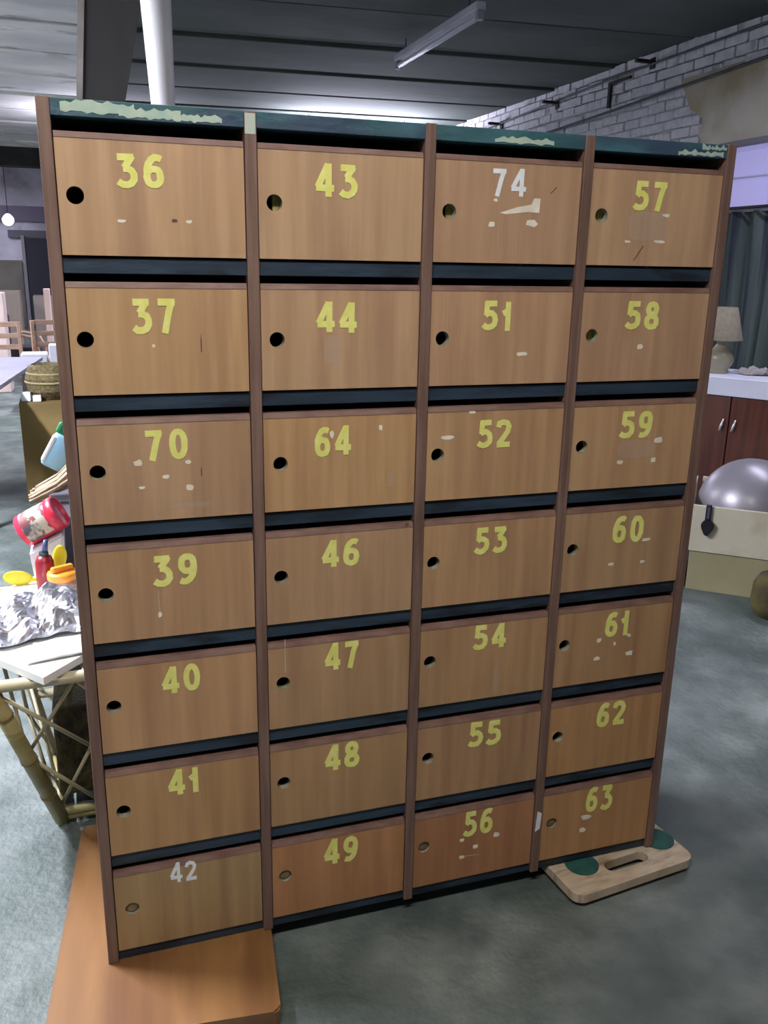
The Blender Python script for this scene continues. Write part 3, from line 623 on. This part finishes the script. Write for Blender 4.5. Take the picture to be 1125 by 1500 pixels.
block('parcel', -.885, -.80, 6.2, 6.35, .55, .70, s(140,132,150), 'squat grey parcel next to the long white one', 'parcel')
block('storage_tub', -1.02, -.80, 5.45, 5.75, 0, .60, s(150,146,160), 'grey storage tub behind the white table', 'tub')
block('display_plinth', -1.30, -.95, 12.0, 12.4, 0, .85, s(128,118,108), 'brown grey plinth far down the left aisle', 'plinth')
block('cardboard_stack', -1.75, -1.40, 11.0, 11.4, 0, .95, s(120,108,98), 'dull brown stack of flat cardboard far down the left aisle', 'box')
pl = thing('pendant_lamp', 'small glowing bulb hanging far down the left aisle', 'lamp', (-1.668, 14.0, 1.92))
obj('bulb', lathe([(0, -.085), (.05, -.07), (.085, -.02), (.085, .02), (.05, .07), (.02, .09), (0, .09)], 18), mat('lit_bulb', s(240,240,255), emit=((.93,.94,1), 14)), pl, smooth=True)
obj('cord', T([(0, 0, .09), (0, 0, .8)], .006, 6), mat('black_cord', s(20,20,20)), pl)

# ================================================================ COLUMNS AND LAMPS ABOVE
m_post = mat('dark_post_timber', s(28,26,26), s(36,34,33), .8, scale=3, stretch=(3, 3, .6), bump=.1)
t = thing('timber_post', 'dark timber post flaring towards the top behind the top left of the cabinet', 'post', (-.42, 2.28, 0))
bm = bmesh.new(); rows = []
for z, x0, x1 in ((0, -.075, .055), (1.7, -.085, .045), (1.93, -.092, .055), (2.27, -.062, .132), (3.0, .02, .30)):
    rows.append([bm.verts.new(p) for p in ((x0, -.08, z), (x1, -.08, z), (x1, .08, z), (x0, .08, z))])
for a, b in zip(rows, rows[1:]):
    for k_ in range(4): bm.faces.new((a[k_], a[(k_+1) % 4], b[(k_+1) % 4], b[k_]))
bm.faces.new(rows[0][::-1]); bm.faces.new(rows[-1])
obj('shaft', bm, m_post, t)
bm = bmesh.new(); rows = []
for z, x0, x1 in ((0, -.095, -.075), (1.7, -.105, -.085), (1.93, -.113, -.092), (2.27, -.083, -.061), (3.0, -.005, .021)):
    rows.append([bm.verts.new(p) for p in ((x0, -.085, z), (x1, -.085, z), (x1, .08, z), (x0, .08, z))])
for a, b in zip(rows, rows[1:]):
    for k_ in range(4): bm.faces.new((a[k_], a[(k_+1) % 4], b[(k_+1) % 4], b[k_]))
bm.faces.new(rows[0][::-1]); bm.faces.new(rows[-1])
obj('lit_side_strip', bm, mat('lit_side_grey', s(128,122,116), s(96,90,84), .7, scale=8), t)  # post's left side face; light on it is put into this paler colour
m_pipe = mat('white_pipe_paint', s(208,206,208), s(222,220,224), .5, scale=4, bump=.1, c3=s(150,146,140), s3=9, t3=(.68,.72))
t = thing('white_column', 'round white painted column beside the dark post', 'column', (0, 0, 0))
obj('shaft', T([(-.24, 2.0, 0), (-.243, 2.0, 1.7), (-.244, 2.0, 1.895), (-.253, 2.0, 2.235), (-.27, 2.0, 3.0)], [.037, .038, .041, .052, .066], 24), m_pipe, t, smooth=True)
obj('collar', T([(-.24, 2.0, 0), (-.24, 2.0, .05)], .07, 24), m_pipe, t, smooth=True)
t.location = (0, 0, 0)
def fluor(x, y, z, L, along_y, lit, lab, power=0, group=None, col=(.86, .88, 1.0)):
    t = thing('fluorescent_lamp', lab, 'ceiling lamp', (x, y, z), 0 if along_y else math.radians(90), group)
    obj('housing', B(-.032, .032, -L/2, L/2, .045, .095, .008), mat('grey_lamp_housing', s(170,170,182), s(190,190,200), .5, scale=5), t)
    obj('tube', T([(0, -L/2 + .03, .015), (0, L/2 - .03, .015)], .019, 12), mat('lit_tube', s(240,240,255), emit=((.86,.87,1), 9)) if lit else mat('unlit_tube', s(196,196,208), s(206,206,216), .3, scale=4), t, smooth=True)
    for sy in (-1, 1): obj('end_cap', B(-.022, .022, sy*(L/2-.02)-.022, sy*(L/2-.02)+.022, -.008, .05, .005), mat('cap_plastic', s(150,148,160), rough=.5), t)
    for sy in (-1, 1): obj('hanger', T([(0, sy*L*.38, .09), (0, sy*L*.38, 3.0 - z)], .004, 6), m_iron, t)
    if power:
        for fx, dz, k_ in ((0, -.02, .6), (math.pi, .10, .4)):
            area('lamp_light', (x, y, z + dz), (fx, 0, 0 if along_y else math.radians(90)), .08, L, power * k_, col)
    return t
fluor(1.843, 4.81, 2.83, 1.56, True, False, 'unlit white fluorescent batten hanging from the dark ceiling')
VIO = (.82, .80, 1.0)
fluor(-2.7, 6.6, 2.56, 1.5, True, True, 'lit fluorescent batten over the left aisle nearer the viewer', 330)
fluor(-2.4, 1.6, 2.80, 1.5, True, True, 'lit fluorescent batten over the near left aisle', 680)
fluor(-.6, -1.15, 2.72, 1.2, False, True, 'lit fluorescent batten above the viewer', 78, None, (1, .94, .88))
fluor(.0, 9.9, 2.42, 1.5, False, True, 'left lit batten of the pair beyond the cabinet', 170, None, VIO)
fluor(2.5, 8.9, 2.42, 1.5, False, True, 'right lit batten of the pair beyond the cabinet', 280, None, VIO)
fluor(2.9, 2.0, 2.72, 1.5, True, True, 'added unseen fill batten near the right wall, brightening bricks and floor', 55, None, VIO)  # no such lamp known; added out of view to brighten bricks and floor
fluor(-3.0, 15.6, 2.62, 1.5, True, True, 'lit batten near the far wall', 130, None, VIO)


# ================================================================ RIGHT SIDE FURNITURE
cu = thing('sideboard', 'dark mahogany sideboard behind the right edge of the cabinet', 'sideboard', (2.804, 2.761, 0), math.atan2(-.84, .542))
m_mah = mat('dark_mahogany', s(70,26,12), s(92,40,20), .35, scale=4, stretch=(9, 1, .5), detail=6, coat=.3)
# local x runs along the front towards the viewer's right, local y is depth
obj('carcass', B(-.70, .76, .012, .44, .06, .695, .003), m_mah, cu)
obj('plinth', B(-.68, .74, .05, .42, 0, .06), mat('dark_plinth', s(40,20,16)), cu)
for i, x in enumerate((-.68, -.137, .151, .46)):
    x1 = (-.14, .148, .457, .74)[i]
    dd = obj('door', B(x, x1 - .004, -.006, .012, .07, .69, .002), m_mah, cu)
    if i in (1, 2):
        hx = .116 if i == 1 else .184
        bm = T([(hx - .010, -.020, .500), (hx - .005, -.026, .522), (hx + .005, -.022, .567)], [.0080, .0075, .004], 10)
        obj('chrome_handle', bm, mat('chrome', s(235,235,240), rough=.3, metal=.6), dd, smooth=True)
        obj('handle_stem', T([(hx - .002, -.022, .53), (hx - .002, -.006, .53)], .004, 8), MATS['chrome'], dd)
wk = obj('worktop', B(-.72, .78, -.014, .46, .6955, .80, .004), mat('white_worktop', s(214,216,234), s(224,226,242), .35, scale=4)); wk.location = cu.location; wk.rotation_euler = cu.rotation_euler
tag(wk, 'thick white worktop lying on the mahogany sideboard', 'worktop')
# lamp
tl = thing('table_lamp', 'small table lamp with cream conical shade on the white worktop', 'lamp', (2.955, 2.870, .80))
tl.scale = (1.187, 1.187, 1.187)
m_cer = mat('cream_ceramic', s(140,134,112), s(152,146,124), .35, scale=8)
obj('lamp_base', lathe([(0, 0), (.048, 0), (.05, .008), (.045, .018), (.06, .04), (.068, .065), (.06, .095), (.035, .122), (.022, .14), (.02, .158), (0, .16)], 28), m_cer, tl, smooth=True)
obj('stem', T([(0, 0, .155), (0, 0, .22)], .008, 8), mat('brass', s(120,100,60), metal=.8, rough=.4), tl)
o = obj('lamp_shade', lathe([(.096, .162), (.094, .163), (.055, .318), (.057, .318), (.097, .162)], 28), mat('fabric_shade', s(120,113,96), s(132,125,108), .9, scale=60, bump=.3), tl, smooth=True)
def fcl(a, b):
    return (3.03 + a * .19, 2.72 + b * .12 - a * .13, .803 + .050 * abs(noise.noise(Vector((a * 5, b * 4, 2)))) * math.sin(math.pi * min(1, max(0, a))) * 1.8 + .01 * b)
o = sheet('crumpled_cloth', fcl, 16, 12, mat('pale_cloth', s(140,134,132), s(160,154,152), .9, scale=8)); tag(o, 'crumpled pale cloth beside the lamp on the worktop', 'cloth')
o = thing('glass_jar', 'dull green glass jar at the right end of the white worktop', 'jar', (3.30, 2.62, .80))
obj('jar_body', lathe([(0, 0), (.04, 0), (.042, .01), (.042, .07), (.03, .085), (.03, .10), (0, .10)], 20), mat('dull_green_glass', s(40,88,70), rough=.2), o, smooth=True)
# chest: local x along its front
ch = thing('open_chest', 'cream two tone open chest on the floor holding the grey ball', 'chest', (1.93, 1.648, 0), math.atan2(-.651, .759))
m_cr = mat('cream_paint', s(186,178,156), s(198,190,170), .6, scale=3, c3=s(168,158,130), s3=3, t3=(.6,.7))
m_cr2 = mat('dark_cream_paint', s(146,138,104), s(160,152,118), .7, scale=3, c3=s(132,122,82), s3=2, t3=(.5,.7))  # darker, yellower cream for the lower panel and base
obj('front_panel', B(-.03, .62, -.006, .012, .182, .392, .003), m_cr, ch)
obj('lower_panel', B(-.005, .61, .0, .012, 0, .180, .002), m_cr2, ch)
obj('side_panel', B(-.03, -.024, .012, .60, 0, .392, .003), m_cr, ch); obj('side_panel', B(.602, .62, .012, .60, 0, .392, .003), m_cr, ch)
obj('back_panel', B(-.002, .602, .582, .60, 0, .392, .003), m_cr, ch); obj('base_panel', B(-.002, .602, .012, .582, .02, .035), m_cr2, ch)
lc = obj('black_hasp', B(.042, .066, -.017, -.006, .330, .402, .003), mat('black_cast_iron', s(26,24,34), rough=.4), ch)
bm = prism(bmesh.new(), [(.030, .318), (.045, .335), (.064, .335), (.082, .318), (.083, .300), (.068, .275), (.062, .262), (.048, .262), (.040, .278), (.029, .300)], -.026, -.006)
bmesh.ops.bevel(bm, geom=list(bm.edges), offset=.004, segments=2, affect='EDGES'); obj('hasp_boss', bm, MATS['black_cast_iron'], lc)
obj('strap_slot', B(.049, .059, -.0185, -.0165, .340, .392), mat('worn_steel', s(96,100,124), rough=.4, metal=.5), lc)
# ball
bm = bmesh.new(); bmesh.ops.create_uvsphere(bm, u_segments=48, v_segments=24, radius=.238)
o = obj('exercise_ball', bm, mat('pearl_grey_vinyl', s(134,130,138), s(146,142,150), .36, metal=.3, scale=3), smooth=True)
o.location = (2.292, 1.724, .322)
tag(o, 'large pearl grey exercise ball sitting in the open cream chest', 'ball')
bg = thing('wicker_hamper', 'dark brown hamper at the right edge in front of the cream chest', 'hamper', (2.10, 1.285, 0), .2)
obj('hamper_body', lathe([(0, 0), (.085, 0), (.105, .06), (.10, .13), (.08, .17), (0, .165)], 24), mat('mustard_brown_cloth', s(44,38,20), s(96,86,34), .9, scale=6, bump=.5), bg, smooth=True)
